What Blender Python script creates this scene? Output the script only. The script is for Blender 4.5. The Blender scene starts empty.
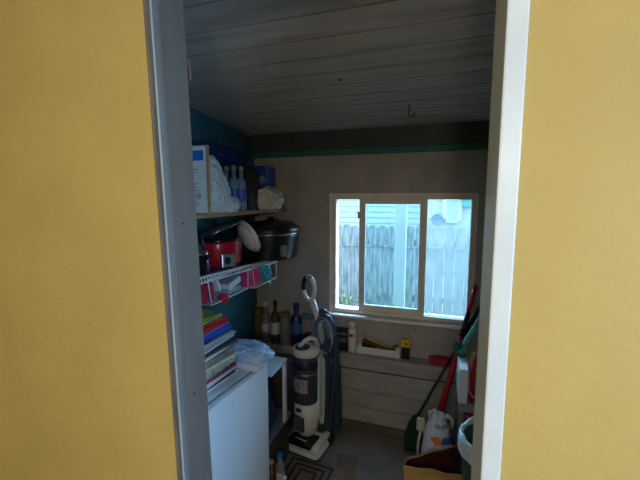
import bpy, bmesh, math, random
from mathutils import Vector, Matrix, noise
random.seed(7)
COL = bpy.context.scene.collection
PI = math.pi
W = {}            # object -> matrix of the frame its mesh is written in

# ------------------------------------------------------------------ materials
def mat(name, col, rough=.6, metal=0, var=0, scale=8, bump=0, bscale=60, col2=None, emit=0, spec=.5, stretch=(1, 1, 1), trans=0):
    m = bpy.data.materials.new(name); m.use_nodes = True
    nt = m.node_tree; b = nt.nodes['Principled BSDF']
    b.inputs['Roughness'].default_value = rough; b.inputs['Metallic'].default_value = metal
    b.inputs['Specular IOR Level'].default_value = spec
    if trans: b.inputs['Transmission Weight'].default_value = trans
    c = (*col, 1)
    b.inputs['Base Color'].default_value = c
    if var or bump or col2:
        tc = nt.nodes.new('ShaderNodeTexCoord'); mp = nt.nodes.new('ShaderNodeMapping')
        mp.inputs['Scale'].default_value = stretch
        nt.links.new(tc.outputs['Object'], mp.inputs['Vector'])
    if var or col2:
        n = nt.nodes.new('ShaderNodeTexNoise'); n.inputs['Scale'].default_value = scale; n.inputs['Detail'].default_value = 5
        nt.links.new(mp.outputs[0], n.inputs['Vector'])
        r = nt.nodes.new('ShaderNodeValToRGB')
        r.color_ramp.elements[0].position = .35; r.color_ramp.elements[1].position = .68
        d = col2 if col2 else tuple(max(0, x * (1 - var)) for x in col)
        e = col if col2 else tuple(min(1, x * (1 + var)) for x in col)
        r.color_ramp.elements[0].color = (*d, 1); r.color_ramp.elements[1].color = (*e, 1)
        nt.links.new(n.outputs['Fac'], r.inputs[0]); nt.links.new(r.outputs[0], b.inputs['Base Color'])
    if bump:
        n2 = nt.nodes.new('ShaderNodeTexNoise'); n2.inputs['Scale'].default_value = bscale; n2.inputs['Detail'].default_value = 4
        nt.links.new(mp.outputs[0], n2.inputs['Vector'])
        bp = nt.nodes.new('ShaderNodeBump'); bp.inputs['Strength'].default_value = bump; bp.inputs['Distance'].default_value = .01
        nt.links.new(n2.outputs['Fac'], bp.inputs['Height']); nt.links.new(bp.outputs[0], b.inputs['Normal'])
    return m

def glass(name, tint=(1, 1, 1), haze=0, haze_col=(.8, .9, .95)):
    m = bpy.data.materials.new(name); m.use_nodes = True
    nt = m.node_tree; nt.nodes.clear()
    out = nt.nodes.new('ShaderNodeOutputMaterial')
    t = nt.nodes.new('ShaderNodeBsdfTransparent'); t.inputs[0].default_value = (*tint, 1)
    g = nt.nodes.new('ShaderNodeBsdfGlossy'); g.inputs['Roughness'].default_value = .02
    lw = nt.nodes.new('ShaderNodeFresnel'); lw.inputs['IOR'].default_value = 1.45
    mx = nt.nodes.new('ShaderNodeMixShader')
    nt.links.new(lw.outputs[0], mx.inputs[0]); nt.links.new(t.outputs[0], mx.inputs[1]); nt.links.new(g.outputs[0], mx.inputs[2])
    last = mx
    if haze:
        tr = nt.nodes.new('ShaderNodeBsdfTranslucent'); tr.inputs[0].default_value = (*haze_col, 1)
        tc = nt.nodes.new('ShaderNodeTexCoord'); n = nt.nodes.new('ShaderNodeTexNoise'); n.inputs['Scale'].default_value = 5
        nt.links.new(tc.outputs['Object'], n.inputs['Vector'])
        mr = nt.nodes.new('ShaderNodeMapRange'); mr.inputs['To Min'].default_value = haze * .5; mr.inputs['To Max'].default_value = haze * 1.5
        nt.links.new(n.outputs['Fac'], mr.inputs[0])
        m2 = nt.nodes.new('ShaderNodeMixShader')
        nt.links.new(mr.outputs[0], m2.inputs[0]); nt.links.new(mx.outputs[0], m2.inputs[1]); nt.links.new(tr.outputs[0], m2.inputs[2])
        last = m2
    nt.links.new(last.outputs[0], out.inputs[0])
    return m

def marks(name, base, spots, rough=.6, bands=None):
    """base colour with printed blobs: spots = [(axis-space centre, radii, colour)] in object space"""
    m = mat(name, base, rough); nt = m.node_tree; b = nt.nodes['Principled BSDF']
    tc = nt.nodes.new('ShaderNodeTexCoord')
    prev = None
    for c, r, colr in spots:
        mp = nt.nodes.new('ShaderNodeMapping'); mp.vector_type = 'POINT'
        mp.inputs['Scale'].default_value = tuple(1 / x for x in r)
        mp.inputs['Location'].default_value = tuple(-ci / ri for ci, ri in zip(c, r))
        nt.links.new(tc.outputs['Object'], mp.inputs['Vector'])
        ns = nt.nodes.new('ShaderNodeTexNoise'); ns.inputs['Scale'].default_value = 60
        nt.links.new(tc.outputs['Object'], ns.inputs['Vector'])
        ln = nt.nodes.new('ShaderNodeVectorMath'); ln.operation = 'LENGTH'; nt.links.new(mp.outputs[0], ln.inputs[0])
        ad = nt.nodes.new('ShaderNodeMath'); ad.operation = 'MULTIPLY_ADD'; ad.inputs[1].default_value = 1.6; ad.inputs[2].default_value = -.8
        nt.links.new(ns.outputs['Fac'], ad.inputs[0])
        sm = nt.nodes.new('ShaderNodeMath'); sm.operation = 'ADD'; nt.links.new(ln.outputs['Value'], sm.inputs[0]); nt.links.new(ad.outputs[0], sm.inputs[1])
        lt = nt.nodes.new('ShaderNodeMath'); lt.operation = 'LESS_THAN'; lt.inputs[1].default_value = 1; nt.links.new(sm.outputs[0], lt.inputs[0])
        mx = nt.nodes.new('ShaderNodeMixRGB'); nt.links.new(lt.outputs[0], mx.inputs[0])
        mx.inputs[1].default_value = (*base, 1); mx.inputs[2].default_value = (*colr, 1)
        if prev: nt.links.new(prev.outputs[0], mx.inputs[1])
        prev = mx
    nt.links.new(prev.outputs[0], b.inputs['Base Color'])
    return m

M = dict(
 wall=mat('painted_board_wall', (.42, .405, .40), .75, var=.12, scale=5, bump=.15),
 lower=mat('painted_lower_boards', (.36, .355, .345), .8, var=.15, scale=6, bump=.2, stretch=(1, 4, 4)),
 teal=mat('teal_paint', (.022, .105, .125), .6, var=.25, scale=6, bump=.15),
 slate=mat('dark_slate_paint', (.040, .052, .065), .6, var=.2, scale=5),
 green=mat('sea_green_paint', (.008, .15, .125), .6, var=.2, scale=9),
 jamb=mat('grey_jamb_paint', (.125, .118, .108), .5, var=.08, scale=7, bump=.1, stretch=(3, 3, .6)),
 stop=mat('grey_stop_paint', (.16, .175, .18), .5, var=.15, scale=7, stretch=(4, 4, .6)),
 bead=mat('cream_bead_paint', (.34, .32, .28), .5, var=.15, scale=7, stretch=(4, 4, .6)),
 brown=mat('worn_brown_edge', (.13, .10, .07), .6, var=.3, scale=9, stretch=(4, 4, .6)),
 yellow=mat('yellow_wall_paint', (.47, .31, .075), .7, var=.06, scale=4, bump=.1),
 cream=mat('cream_jamb_paint', (.62, .62, .56), .5, var=.08, scale=7),
 white=mat('white_enamel', (.74, .77, .82), .35, var=.02, scale=3),
 white2=mat('white_plastic', (.78, .80, .84), .35),
 gasket=mat('grey_gasket', (.22, .25, .30), .6),
 vinyl=mat('window_vinyl', (.78, .73, .69), .5, var=.06, scale=6),
 casing=mat('window_casing_paint', (.88, .84, .80), .5, var=.08, scale=8),
 shelfwood=mat('raw_pine_shelf', (.48, .30, .14), .6, col2=(.33, .19, .08), scale=6, stretch=(10, 1, 10)),
 wire=mat('white_coated_wire', (.8, .82, .82), .4),
 black=mat('black_plastic', (.008, .009, .012), .35),
 blackgloss=mat('black_gloss', (.006, .007, .01), .12),
 steel=mat('brushed_steel', (.6, .62, .65), .25, 1),
 red=mat('red_enamel', (.5, .008, .02), .22),
 redcloth=mat('red_fabric', (.42, .02, .05), .85, var=.25, scale=30, bump=.3),
 pink=mat('hot_pink_plastic', (.75, .06, .28), .5, var=.3, scale=25),
 turq=mat('turquoise_plastic', (.03, .42, .55), .5, var=.3, scale=25),
 turqlight=mat('light_turquoise_plastic', (.12, .55, .48), .45),
 greenc=mat('green_cloth', (.03, .17, .10), .85, var=.3, scale=30),
 dgreen=mat('dark_green_bristle', (.008, .035, .028), .85, var=.4, scale=60, stretch=(6, 6, 1)),
 royal=mat('deep_blue_fabric', (.010, .026, .13), .7, var=.3, scale=14, bump=.3),
 navy=mat('navy_fabric', (.012, .03, .13), .8, var=.3, scale=20, bump=.3),
 blue=mat('blue_plastic', (.02, .08, .38), .4, var=.2, scale=20),
 bagwhite=mat('white_film', (.66, .66, .65), .4, var=.12, scale=14),
 bagblue=mat('bluish_film', (.50, .62, .78), .35, col2=(.22, .42, .72), scale=16),
 towel=mat('white_towel', (.66, .72, .80), .9, bump=.4, bscale=120),
 paper=mat('page_edges', (.62, .58, .50), .8, var=.15, scale=90, stretch=(.2, .2, 6)),
 kraft=mat('kraft_paper', (.48, .28, .10), .8, var=.08, scale=10, bump=.15, bscale=25),
 maroon=mat('maroon_cloth', (.055, .006, .010), .9, var=.4, scale=22, bump=.4),
 amber=mat('amber_glass', (.10, .05, .012), .12),
 clearglass=mat('pale_glass_bottle', (.20, .23, .22), .12),
 label=mat('white_paper_label', (.62, .62, .58), .7, var=.2, scale=60),
 dblue=mat('dark_blue_bottle', (.015, .03, .09), .2),
 purple=mat('smoky_purple_canister', (.035, .022, .075), .12),
 smoke=mat('smoky_canister', (.055, .065, .085), .15),
 hose=mat('blue_grey_hose', (.03, .06, .12), .35),
 hosecloth=mat('blue_grey_cover', (.028, .05, .09), .8, var=.3, scale=12, stretch=(4, 4, .5)),
 floor=None,
 greybox=mat('blue_grey_crate', (.13, .17, .22), .5, var=.15, scale=8),
 cardboard=mat('dark_cardboard', (.075, .055, .045), .8, var=.2, scale=8),
 yelplast=mat('yellow_plastic', (.75, .50, .02), .45),
 whitecard=mat('white_card', (.74, .76, .78), .6),
 mintcup=mat('grey_blue_band', (.10, .13, .17), .5),
 concrete=mat('outside_gravel', (.19, .175, .13), .9, col2=(.10, .095, .07), scale=3),
 fence=mat('weathered_fence', (.135, .13, .11), .85, col2=(.045, .05, .047), scale=3.0, stretch=(9, 9, 1.6)),
 siding=mat('pale_siding', (.165, .165, .135), .7, var=.04, scale=2),
 post=mat('white_post', (.25, .25, .21), .6, var=.05, scale=4),
 weed=mat('weed_leaves', (.075, .10, .035), .8, var=.35, scale=14),
 rust=mat('dark_rusty_iron', (.05, .04, .035), .6),
 pot=mat('rust', (.25, .12, .06), .7, var=.4, scale=30),
 bluesoft=mat('steel_blue_paint', (.05, .075, .11), .9),
 tealsoft=mat('teal_box_paint', (.02, .10, .10), .8),
 hall=mat('hall_floor_wood', (.25, .16, .09), .5, var=.2, scale=5, stretch=(1, 8, 1)),
 header=mat('blue_header_ink', (.02, .16, .55), .6),
 ink=mat('grey_ink', (.25, .25, .28), .7), pinkink=mat('pale_pink_ink', (.62, .36, .34), .7),
)

def tinted_grooves(name, base, stain):
    """ceiling boards: paint that has gone brown along the board seams (old stains), grain along the boards"""
    m = mat(name, base, .65, bump=.12, bscale=30, stretch=(.4, 3, 1)); nt = m.node_tree; b = nt.nodes['Principled BSDF']
    tc = nt.nodes.new('ShaderNodeTexCoord')
    mp = nt.nodes.new('ShaderNodeMapping'); mp.inputs['Scale'].default_value = (1.1, 9, 1)
    nt.links.new(tc.outputs['Object'], mp.inputs['Vector'])
    n = nt.nodes.new('ShaderNodeTexNoise'); n.inputs['Scale'].default_value = 2.2; n.inputs['Detail'].default_value = 6
    nt.links.new(mp.outputs[0], n.inputs['Vector'])
    r = nt.nodes.new('ShaderNodeValToRGB'); r.color_ramp.elements[0].position = .4; r.color_ramp.elements[1].position = .72
    r.color_ramp.elements[0].color = (*base, 1); r.color_ramp.elements[1].color = (*stain, 1)
    nt.links.new(n.outputs['Fac'], r.inputs[0]); nt.links.new(r.outputs[0], b.inputs['Base Color'])
    return m
M['ceil'] = tinted_grooves('ceiling_board_paint', (.46, .425, .385), (.33, .27, .21))
M['seam'] = mat('stained_board_edge', (.31, .23, .15), .8, col2=(.20, .165, .13), scale=3, stretch=(1.5, 1, 1))
M['floor'] = mat('worn_grey_floor', (.21, .215, .21), .7, col2=(.125, .11, .09), scale=2.6, bump=.15)
M['baseb'] = mat('dark_baseboard', (.14, .11, .08), .7, var=.3, scale=9)

# ------------------------------------------------------------------ mesh builder
class MB:
    def __init__(s): s.bm = bmesh.new(); s.mi = 0
    def _new(s, faces, smooth=False):
        for f in faces: f.material_index = s.mi; f.smooth = smooth
    def box(s, x0, x1, y0, y1, z0, z1, bev=0, rot=None, piv=None):
        r = bmesh.ops.create_cube(s.bm, size=1)
        c = Vector(((x0 + x1) / 2, (y0 + y1) / 2, (z0 + z1) / 2))
        for v in r['verts']: v.co = Vector((v.co.x * (x1 - x0), v.co.y * (y1 - y0), v.co.z * (z1 - z0))) + c
        vs = r['verts']
        if bev:
            es = {e for v in vs for e in v.link_edges}
            q = bmesh.ops.bevel(s.bm, geom=list(es), offset=bev, segments=2, affect='EDGES', profile=.6)
            vs = list({v for f in q['faces'] for v in f.verts} | {v for v in vs if v.is_valid})
        s._new({f for v in vs for f in v.link_faces})
        if rot is not None:
            p = Vector(piv) if piv is not None else c
            for v in vs: v.co = p + rot @ (v.co - p)
        return s
    def prism(s, pts, z0, z1):                         # xy polygon extruded in z
        lo = [s.bm.verts.new((x, y, z0)) for x, y in pts]; hi = [s.bm.verts.new((x, y, z1)) for x, y in pts]
        n = len(pts); fs = [s.bm.faces.new(lo[::-1]), s.bm.faces.new(hi)]
        for i in range(n): fs.append(s.bm.faces.new((lo[i], lo[(i + 1) % n], hi[(i + 1) % n], hi[i])))
        s._new(fs); return s
    def tube(s, pts, r, n=10, closed=False):
        pts = [Vector(p) for p in pts]; m = len(pts)
        rs = r if isinstance(r, (list, tuple)) else [r] * m
        rings = []; up = None
        for i, p in enumerate(pts):
            a = pts[i - 1] if (i or closed) else p; b = pts[(i + 1) % m] if (i < m - 1 or closed) else p
            t = (b - a).normalized()
            if up is None: up = t.orthogonal().normalized()
            up = (up - t * up.dot(t)).normalized(); w = t.cross(up)
            rings.append([s.bm.verts.new(p + (up * math.cos(2 * PI * k / n) + w * math.sin(2 * PI * k / n)) * rs[i]) for k in range(n)])
        fs = []
        for i in range(m if closed else m - 1):
            A, B = rings[i], rings[(i + 1) % m]
            for k in range(n): fs.append(s.bm.faces.new((A[k], A[(k + 1) % n], B[(k + 1) % n], B[k])))
        s._new(fs, True)
        if not closed: s._new([s.bm.faces.new(rings[0][::-1]), s.bm.faces.new(rings[-1])])
        return s
    def lathe(s, prof, cx=0, cy=0, cz=0, n=28, sx=1, sy=1, rot=None):
        rings = []
        R = rot or Matrix.Identity(3); c = Vector((cx, cy, cz))
        for r, z in prof:
            rings.append([s.bm.verts.new(c + R @ Vector((max(r, 1e-4) * math.cos(2 * PI * k / n) * sx, max(r, 1e-4) * math.sin(2 * PI * k / n) * sy, z))) for k in range(n)])
        fs = []
        for A, B in zip(rings, rings[1:]):
            for k in range(n): fs.append(s.bm.faces.new((A[k], A[(k + 1) % n], B[(k + 1) % n], B[k])))
        s._new(fs, True); s._new([s.bm.faces.new(rings[0][::-1]), s.bm.faces.new(rings[-1])])
        return s
    def blob(s, c, r, amp=.15, freq=6, seed=0, sq=1, flat=True, sub=4, taper=0, lean=(0, 0)):
        """soft crumpled mass (bag, cloth): squared ellipsoid with wrinkles; flat bottom"""
        g = bmesh.ops.create_icosphere(s.bm, subdivisions=sub, radius=1)
        c = Vector(c)
        for v in g['verts']:
            d = v.co.normalized(); p = d.copy()
            q = (abs(p.x) ** (2 * sq) + abs(p.y) ** (2 * sq) + abs(p.z) ** (2 * sq)) ** (-1 / (2 * sq)) if sq > 1 else 1
            p *= q
            o = Vector((seed * 3.1, seed * 1.7, seed * .9))
            w_ = p + Vector((noise.noise(p * 2 + o), noise.noise(p * 2.3 - o), noise.noise(p * 1.7 + o * 2))) * .35
            n_ = noise.noise(p * freq * .35 + o) * .7 - abs(noise.noise(w_ * freq * .8 + o)) * 1.1 - abs(noise.noise(w_ * freq * 1.9 - o)) * .5 + .35
            p *= 1 + amp * n_
            if flat and p.z < -.72: p.z = -.72 - (p.z + .72) * -.05
            k = 1 - taper * max(0, p.z)
            v.co = c + Vector((p.x * r[0] * k + lean[0] * max(0, p.z), p.y * r[1] * k + lean[1] * max(0, p.z), (p.z + (.72 if flat else 0)) * r[2]))
        s._new({f for v in g['verts'] for f in v.link_faces}, sub >= 4 and amp < .12)
        return s
    def build(s, name, material, parent=None, local=False):
        bmesh.ops.recalc_face_normals(s.bm, faces=s.bm.faces)
        me = bpy.data.meshes.new(name)
        o = bpy.data.objects.new(name, me)
        if parent is None:
            vs = [v.co for v in s.bm.verts]
            b = Vector(((min(v.x for v in vs) + max(v.x for v in vs)) / 2, (min(v.y for v in vs) + max(v.y for v in vs)) / 2, min(v.z for v in vs)))
            T = Matrix.Translation(b); o.matrix_world = T
            bmesh.ops.transform(s.bm, matrix=T.inverted(), verts=s.bm.verts)
        else:
            T = W[parent]; o.parent = parent
            if not local: bmesh.ops.transform(s.bm, matrix=T.inverted(), verts=s.bm.verts)
        W[o] = T
        s.bm.to_mesh(me); s.bm.free()
        for m in (material if isinstance(material, list) else [material]): me.materials.append(m)
        COL.objects.link(o)
        return o

def lean(mb, k=-.0256, z0=.80):                     # the old left jamb leans out of plumb
    for v in mb.bm.verts: v.co.x += k * (v.co.z - z0)
    return mb
def struct(name, mb, m, parent=None):
    o = mb.build(name, m, parent)
    if parent is None: o['kind'] = 'structure'
    return o
def tag(o, label, cat, group=None):
    o['label'] = label; o['category'] = cat
    if group: o['group'] = group
    return o
def thing(name, loc, label, cat, rz=0, group=None):
    o = bpy.data.objects.new(name, None); COL.objects.link(o)
    o.empty_display_size = .05
    o.location = loc; o.rotation_euler = (0, 0, rz)
    W[o] = Matrix.Translation(loc) @ Matrix.Rotation(rz, 4, 'Z')
    return tag(o, label, cat, group)
def copy_tree(o, parent=None, M0=None):
    c = o.copy(); COL.objects.link(c)
    if parent: c.parent = parent
    W[c] = W[o]
    for ch in [x for x in bpy.data.objects if x.parent == o]: copy_tree(ch, c)
    return c
def RZ(a): return Matrix.Rotation(a, 3, 'Z')

# ------------------------------------------------------------------ the room
XL, YB, YL, XR = -1.382, 2.545, 2.445, .62      # left wall, window wall, lower wall front, right wall
CEI = lambda y: 2.15 + .09 * (YB - y)
# floor
struct('floor', MB().box(XL - .1, XR + .1, .68, YB + .1, -.08, 0), M['floor'])
# window wall (boards around the opening), seam at z 1.70 left of the window
WX0, WX1, WZ0, WZ1 = -.737, .214, .838, 1.700
b = MB()
b.box(XL - .1, WX0, YB, YB + .1, 0, 1.700).box(XL - .1, WX0, YB + .003, YB + .1, 1.700, 1.705)
b.box(XL - .1, WX0, YB, YB + .1, 1.705, 2.3).box(WX1, XR + .1, YB, YB + .1, 0, 2.3)
b.box(WX0, WX1, YB, YB + .1, WZ1, 2.3).box(WX0, WX1, YB, YB + .1, 0, WZ0)
struct('wall_back', b, M['wall'])
# lower boarded wall with its ledge
b = MB()
edges = [0.045, .165, .283, .440, .448, .520]
for z0, z1 in zip(edges, edges[1:]):
    if z1 - z0 > .02: b.box(XL, XR, YL, YB, z0 + .0022, z1 - .0018, bev=.0012)
struct('wall_lower', b, M['lower'])
struct('wall_lower_backing', MB().box(XL, XR, YL + .010, YB, 0, .519), M['rust'])
struct('trim_1', MB().box(XL, XR, YL - .012, YB, .520, .552, bev=.003), M['lower'])
struct('baseboard_back', MB().box(XL, XR, YL - .014, YL, 0, .045, bev=.003), M['baseb'])
# left wall: wide teal boards
b = MB()
for k in range(9): b.box(XL - .1, XL - (.0 if k % 2 else .002), .68, YB + .1, k * .27, k * .27 + .267)
b.box(XL - .1, XL - .006, .68, YB + .1, 0, 2.42)
struct('wall_left', b, M['teal'])
b = MB()
bmv = [(XL, .75), (XL + .014, .75), (XL + .014, YB), (XL, YB)]
lo = [b.bm.verts.new((x, y, CEI(y) - .02)) for x, y in bmv]; hi = [b.bm.verts.new((x, y, CEI(y))) for x, y in bmv]
fs = [b.bm.faces.new(lo[::-1]), b.bm.faces.new(hi)] + [b.bm.faces.new((lo[i], lo[(i + 1) % 4], hi[(i + 1) % 4], hi[i])) for i in range(4)]
struct('trim_2', b, M['stop'])
struct('wall_right', MB().box(XR, XR + .1, .68, YB + .1, 0, 2.45), M['wall'])
# header board and green strip under the ceiling
struct('trim_3', MB().box(XL, XR, YB - .05, YB, 2.022, CEI(YB) + .01, bev=.003), M['slate'])
struct('trim_4', MB().box(XL, XR, YB - .045, YB, 1.984, 2.022, bev=.004), M['green'])
# sloping board ceiling
b = MB(); y = .68
ys = [1.176 + .143 * k for k in range(-4, 11)]
rotc = Matrix.Rotation(math.atan(-.09), 3, 'X')
for y0, y1 in zip(ys, ys[1:]):
    if y1 < .70: continue
    y0 = max(y0, .68); y1 = min(y1, YB + .1)
    if y1 - y0 < .01: continue
    g = .0006
    vs = []
    prof = [(y0 + g, 0), (y0 + g + .004, -.0), (y1 - g - .004, -.0), (y1 - g, 0)]
    for x in (XL - .1, XR + .1):
        vs.append([b.bm.verts.new((x, yy, CEI(yy) + dz)) for yy, dz in ((y0 + g, .004), (y0 + g + .004, 0), (y1 - g - .004, 0), (y1 - g, .004), (y1 - g, .05), (y0 + g, .05))])
    fs = [b.bm.faces.new(vs[0]), b.bm.faces.new(vs[1][::-1])]
    for k in range(6): fs.append(b.bm.faces.new((vs[0][k], vs[0][(k + 1) % 6], vs[1][(k + 1) % 6], vs[1][k])))
ceil = struct('ceiling', b, [M['ceil'], M['seam']])
for f in ceil.data.polygons:                         # chamfered edges of the boards keep their old brown stain
    if f.area > 0 and len(f.vertices) == 4:
        yy = [ceil.data.vertices[i].co.y for i in f.vertices]
        if 0.003 < max(yy) - min(yy) < .006 or max(yy) - min(yy) < .0005: f.material_index = 1
b = MB()
vs = [[b.bm.verts.new((x, yy, CEI(yy) + dz)) for yy, dz in ((.62, .05), (YB + .12, .05), (YB + .12, .09), (.62, .09))] for x in (XL - .1, XR + .1)]
fs = [b.bm.faces.new(vs[0]), b.bm.faces.new(vs[1][::-1])] + [b.bm.faces.new((vs[0][k], vs[0][(k + 1) % 4], vs[1][(k + 1) % 4], vs[1][k])) for k in range(4)]
struct('ceiling_deck', b, M['seam'])

# doorway wall (yellow on the hall side) with its jambs
DX0, DX1, HZ = -.55, .082, 2.15
b = MB()
b.box(-.9, DX0 - .004, .632, .74, 0, HZ + .03)
for v in b.bm.verts:
    if v.co.x > -.7: v.co.x += -.0256 * (v.co.z - .80)
b.box(-1.9, -.9, .632, .74, 0, 2.45).box(-.9, DX0 - .03, .632, .74, HZ + .03, 2.45).box(DX1 + .03, 1.6, .62, .74, 0, 2.45).box(DX0 - .03, DX1 + .03, .62, .74, HZ + .03, 2.45)
struct('wall_front', b, M['yellow'])
b = MB()
b.box(DX0 - .005, DX0, .666, .752, 0, HZ + .03, bev=.002)
struct('door_1', lean(b), M['jamb'])
b = MB().box(DX0 - .006, DX0 - .002, .650, .666, 0, HZ + .03, bev=.002)
struct('door_1_stop', lean(b), M['stop'])
struct('trim_5', lean(MB().box(DX0 - .006, DX0 + .001, .644, .650, 0, HZ + .03, bev=.003)), M['bead'])
struct('trim_6', lean(MB().box(DX0 - .006, DX0 - .0005, .630, .644, 0, HZ + .03, bev=.003)), M['brown'])
struct('trim_7', MB().box(DX1, DX1 + .03, .612, .752, 0, HZ + .03, bev=.003), M['cream'])
struct('trim_8', MB().box(DX0 - .03, DX1, .612, .752, HZ, HZ + .03, bev=.003), M['jamb'])
# strike plate rust marks are left as small screws on the jamb
s_ = MB()
for z in (1.62, 1.2, .95): s_.lathe([(.0025, 0), (.0025, .0015)], DX0 - .0256 * (z - .8), .70, z, n=8, rot=Matrix.Rotation(PI / 2, 3, 'Y'))
struct('trim_9', s_, M['black'])

# the hall the photographer stands in
struct('floor_hall', MB().box(-2.0, 1.7, -2.1, .68, -.08, 0), M['hall'])
struct('ceiling_hall', MB().box(-2.0, 1.7, -2.1, .66, 2.45, 2.55), M['cream'])
struct('wall_hall_left', MB().box(-2.0, -1.9, -2.1, .62, 0, 2.45), M['yellow'])
struct('wall_hall_right', MB().box(1.6, 1.7, -2.1, .62, 0, 2.45), M['yellow'])
struct('wall_hall_back', MB().box(-2.0, 1.7, -2.2, -2.1, 0, 2.45), M['yellow'])

# ------------------------------------------------------------------ window
win = bpy.data.objects.new('window_1', None); COL.objects.link(win); win.location = (WX0, YB, WZ0); win['kind'] = 'structure'
W[win] = Matrix.Translation(win.location)
cx0, cx1, cz0, cz1 = WX0 - .028, WX1 + .022, WZ0 - .016, WZ1 + .013
b = MB()
b.box(cx0, WX0 - .010, YB - .016, YB, cz0, cz1, bev=.003)
b.box(WX1 + .010, cx1, YB - .016, YB, cz0, cz1, bev=.003)
b.box(WX0 - .011, WX1 + .011, YB - .015, YB, WZ1 + .003, cz1, bev=.002)
b.build('window_casing', M['casing'], win)
MB().box(cx0 - .004, cx1 + .004, YB - .058, YB, cz0 - .014, cz0 + .004, bev=.003).build('window_sill', M['casing'], win)
b = MB()
fy0, fy1 = YB - .012, YB + .075
b.box(WX0 - .012, WX0 + .022, fy0, fy1, WZ0 - .004, WZ1 + .004, bev=.004).box(WX1 - .016, WX1 + .012, fy0, fy1, WZ0 - .004, WZ1 + .004, bev=.004)
b.box(WX0 + .02, WX1 - .014, fy0 + .001, fy1 - .001, WZ1 - .030, WZ1 + .004, bev=.002).box(WX0 + .02, WX1 - .014, fy0 + .001, fy1 - .001, WZ0 - .004, WZ0 + .022, bev=.002)
b.build('window_frame', M['vinyl'], win)
# fixed right half
sx0, sx1 = -.545, -.078       # the sliding sash, pushed a little to the right of closed
b = MB()
b.box(sx1 - .05, sx1 + .0, YB + .035, YB + .065, WZ0 + .02, WZ1 - .028, bev=.003)
b.build('fixed_stile', M['vinyl'], win)
MB().box(sx1 - .02, WX1 - .012, YB + .048, YB + .052, WZ0 + .02, WZ1 - .028).build('pane', glass('hazy_glass', (.90, .97, .96), .05, (.75, .90, .97)), win)
# sash
b = MB(); y0, y1 = YB + .000, YB + .030
b.box(sx0, sx0 + .042, y0, y1, WZ0 + .016, WZ1 - .026, bev=.004).box(sx1 - .046, sx1, y0, y1, WZ0 + .016, WZ1 - .026, bev=.004)
b.box(sx0 + .041, sx1 - .045, y0 + .001, y1 - .001, WZ1 - .062, WZ1 - .027, bev=.002).box(sx0 + .041, sx1 - .045, y0 + .001, y1 - .001, WZ0 + .017, WZ0 + .062, bev=.002)
sash = b.build('sliding_sash', M['vinyl'], win)
MB().box(sx0 + .03, sx1 - .03, y0 + .012, y0 + .016, WZ0 + .05, WZ1 - .05).build('pane', glass('tinted_glass', (.80, .95, .98), 0), sash)
MB().box(sx0 - .012, sx0 + .004, y0 + .002, y0 + .016, 1.535, 1.575, bev=.003).box(sx0 - .02, sx0, y0, y0 + .014, 1.575, 1.583, bev=.002).build('latch', M['black'], sash)

# ------------------------------------------------------------------ outside
struct('ground_outside', MB().box(-9, 7, YB + .12, 12, -.3, -.02), M['concrete'])
f = thing('board_fence', (-.3, 5.0, 0), 'weathered grey board fence standing outside the window', 'fence')
random.seed(3)
x = -3.6; k = 0
while x < 2.6 and k < 60:
    w = .118; h = 1.30 + random.uniform(-.012, .012)
    bb = MB()
    prof = [(x, -.1), (x + w, -.1), (x + w, h - .035), (x + w - .03, h), (x + .03, h), (x, h - .035)]
    A = [bb.bm.verts.new((px, 5.0 + .0, pz)) for px, pz in prof]; Bv = [bb.bm.verts.new((px, 5.02, pz)) for px, pz in prof]
    bb.bm.faces.new(A); bb.bm.faces.new(Bv[::-1])
    for i in range(6): bb.bm.faces.new((A[i], A[(i + 1) % 6], Bv[(i + 1) % 6], Bv[i]))
    bb.build('picket', M['fence'], f)
    x += w + random.uniform(.006, .012); k += 1
for z in (.25, 1.02): MB().box(-3.6, 2.6, 5.02, 5.06, z, z + .09).build('rail', M['fence'], f)
for z in (1.0, ): MB().box(-3.6, 2.6, 4.985, 5.0, z, z + .03).build('rail', M['fence'], f)
# neighbour's house, lap siding
h = thing('neighbour_house', (-.5, 8.3, 0), 'pale lap-sided house wall rising beyond the fence', 'house')
b = MB()
for k in range(18):
    z = k * .125
    v = [b.bm.verts.new(p) for p in ((-6, 8.015, z), (5, 8.015, z), (5, 8.03, z + .125), (-6, 8.03, z + .125), (-6, 8.03, z), (5, 8.03, z))]
    b.bm.faces.new((v[0], v[1], v[2], v[3])); b.bm.faces.new((v[0], v[4], v[5], v[1]))
b.box(-6, 5, 8.03, 11, 0, 2.25)
b.build('siding', M['siding'], h)
MB().box(-6.2, 5.2, 7.8, 11.2, 2.25, 2.36).build('roof', M['tealsoft'], h)
wf = MB()
wx0, wx1, wz0, wz1 = .13, .36, 1.22, 1.63
wf.box(wx0 - .07, wx0, 7.96, 8.02, wz0, wz1 + .07).box(wx1, wx1 + .07, 7.96, 8.02, wz0, wz1 + .07).box(wx0, wx1, 7.96, 8.02, wz1, wz1 + .07).box(wx0, wx1, 7.96, 8.02, wz0 - .05, wz0)
o = wf.build('window_trim', M['post'], h)
MB().box(wx0, wx1, 7.985, 8.02, wz0, wz1).build('pane', mat('curtained_pane', (.14, .155, .15), .6), o)
p = thing('porch_post', (-.335, 3.42, 0), 'white square porch post just outside the sliding sash', 'post')
MB().box(-.385, -.285, 3.37, 3.47, -.02, 2.3, bev=.006).build('shaft', M['post'], p)
MB().box(-.40, -.27, 3.355, 3.485, 1.86, 1.99, bev=.006).build('bracket', mat('grey_bracket', (.34, .46, .50), .5), p)
MB().box(-.40, -.27, 3.355, 3.485, -.02, .08, bev=.006).build('plinth', M['post'], p)
d = thing('satellite_dish', (-.035, 7.86, 1.25), 'small blue-grey dish fixed to the siding above the fence', 'dish')
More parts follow.
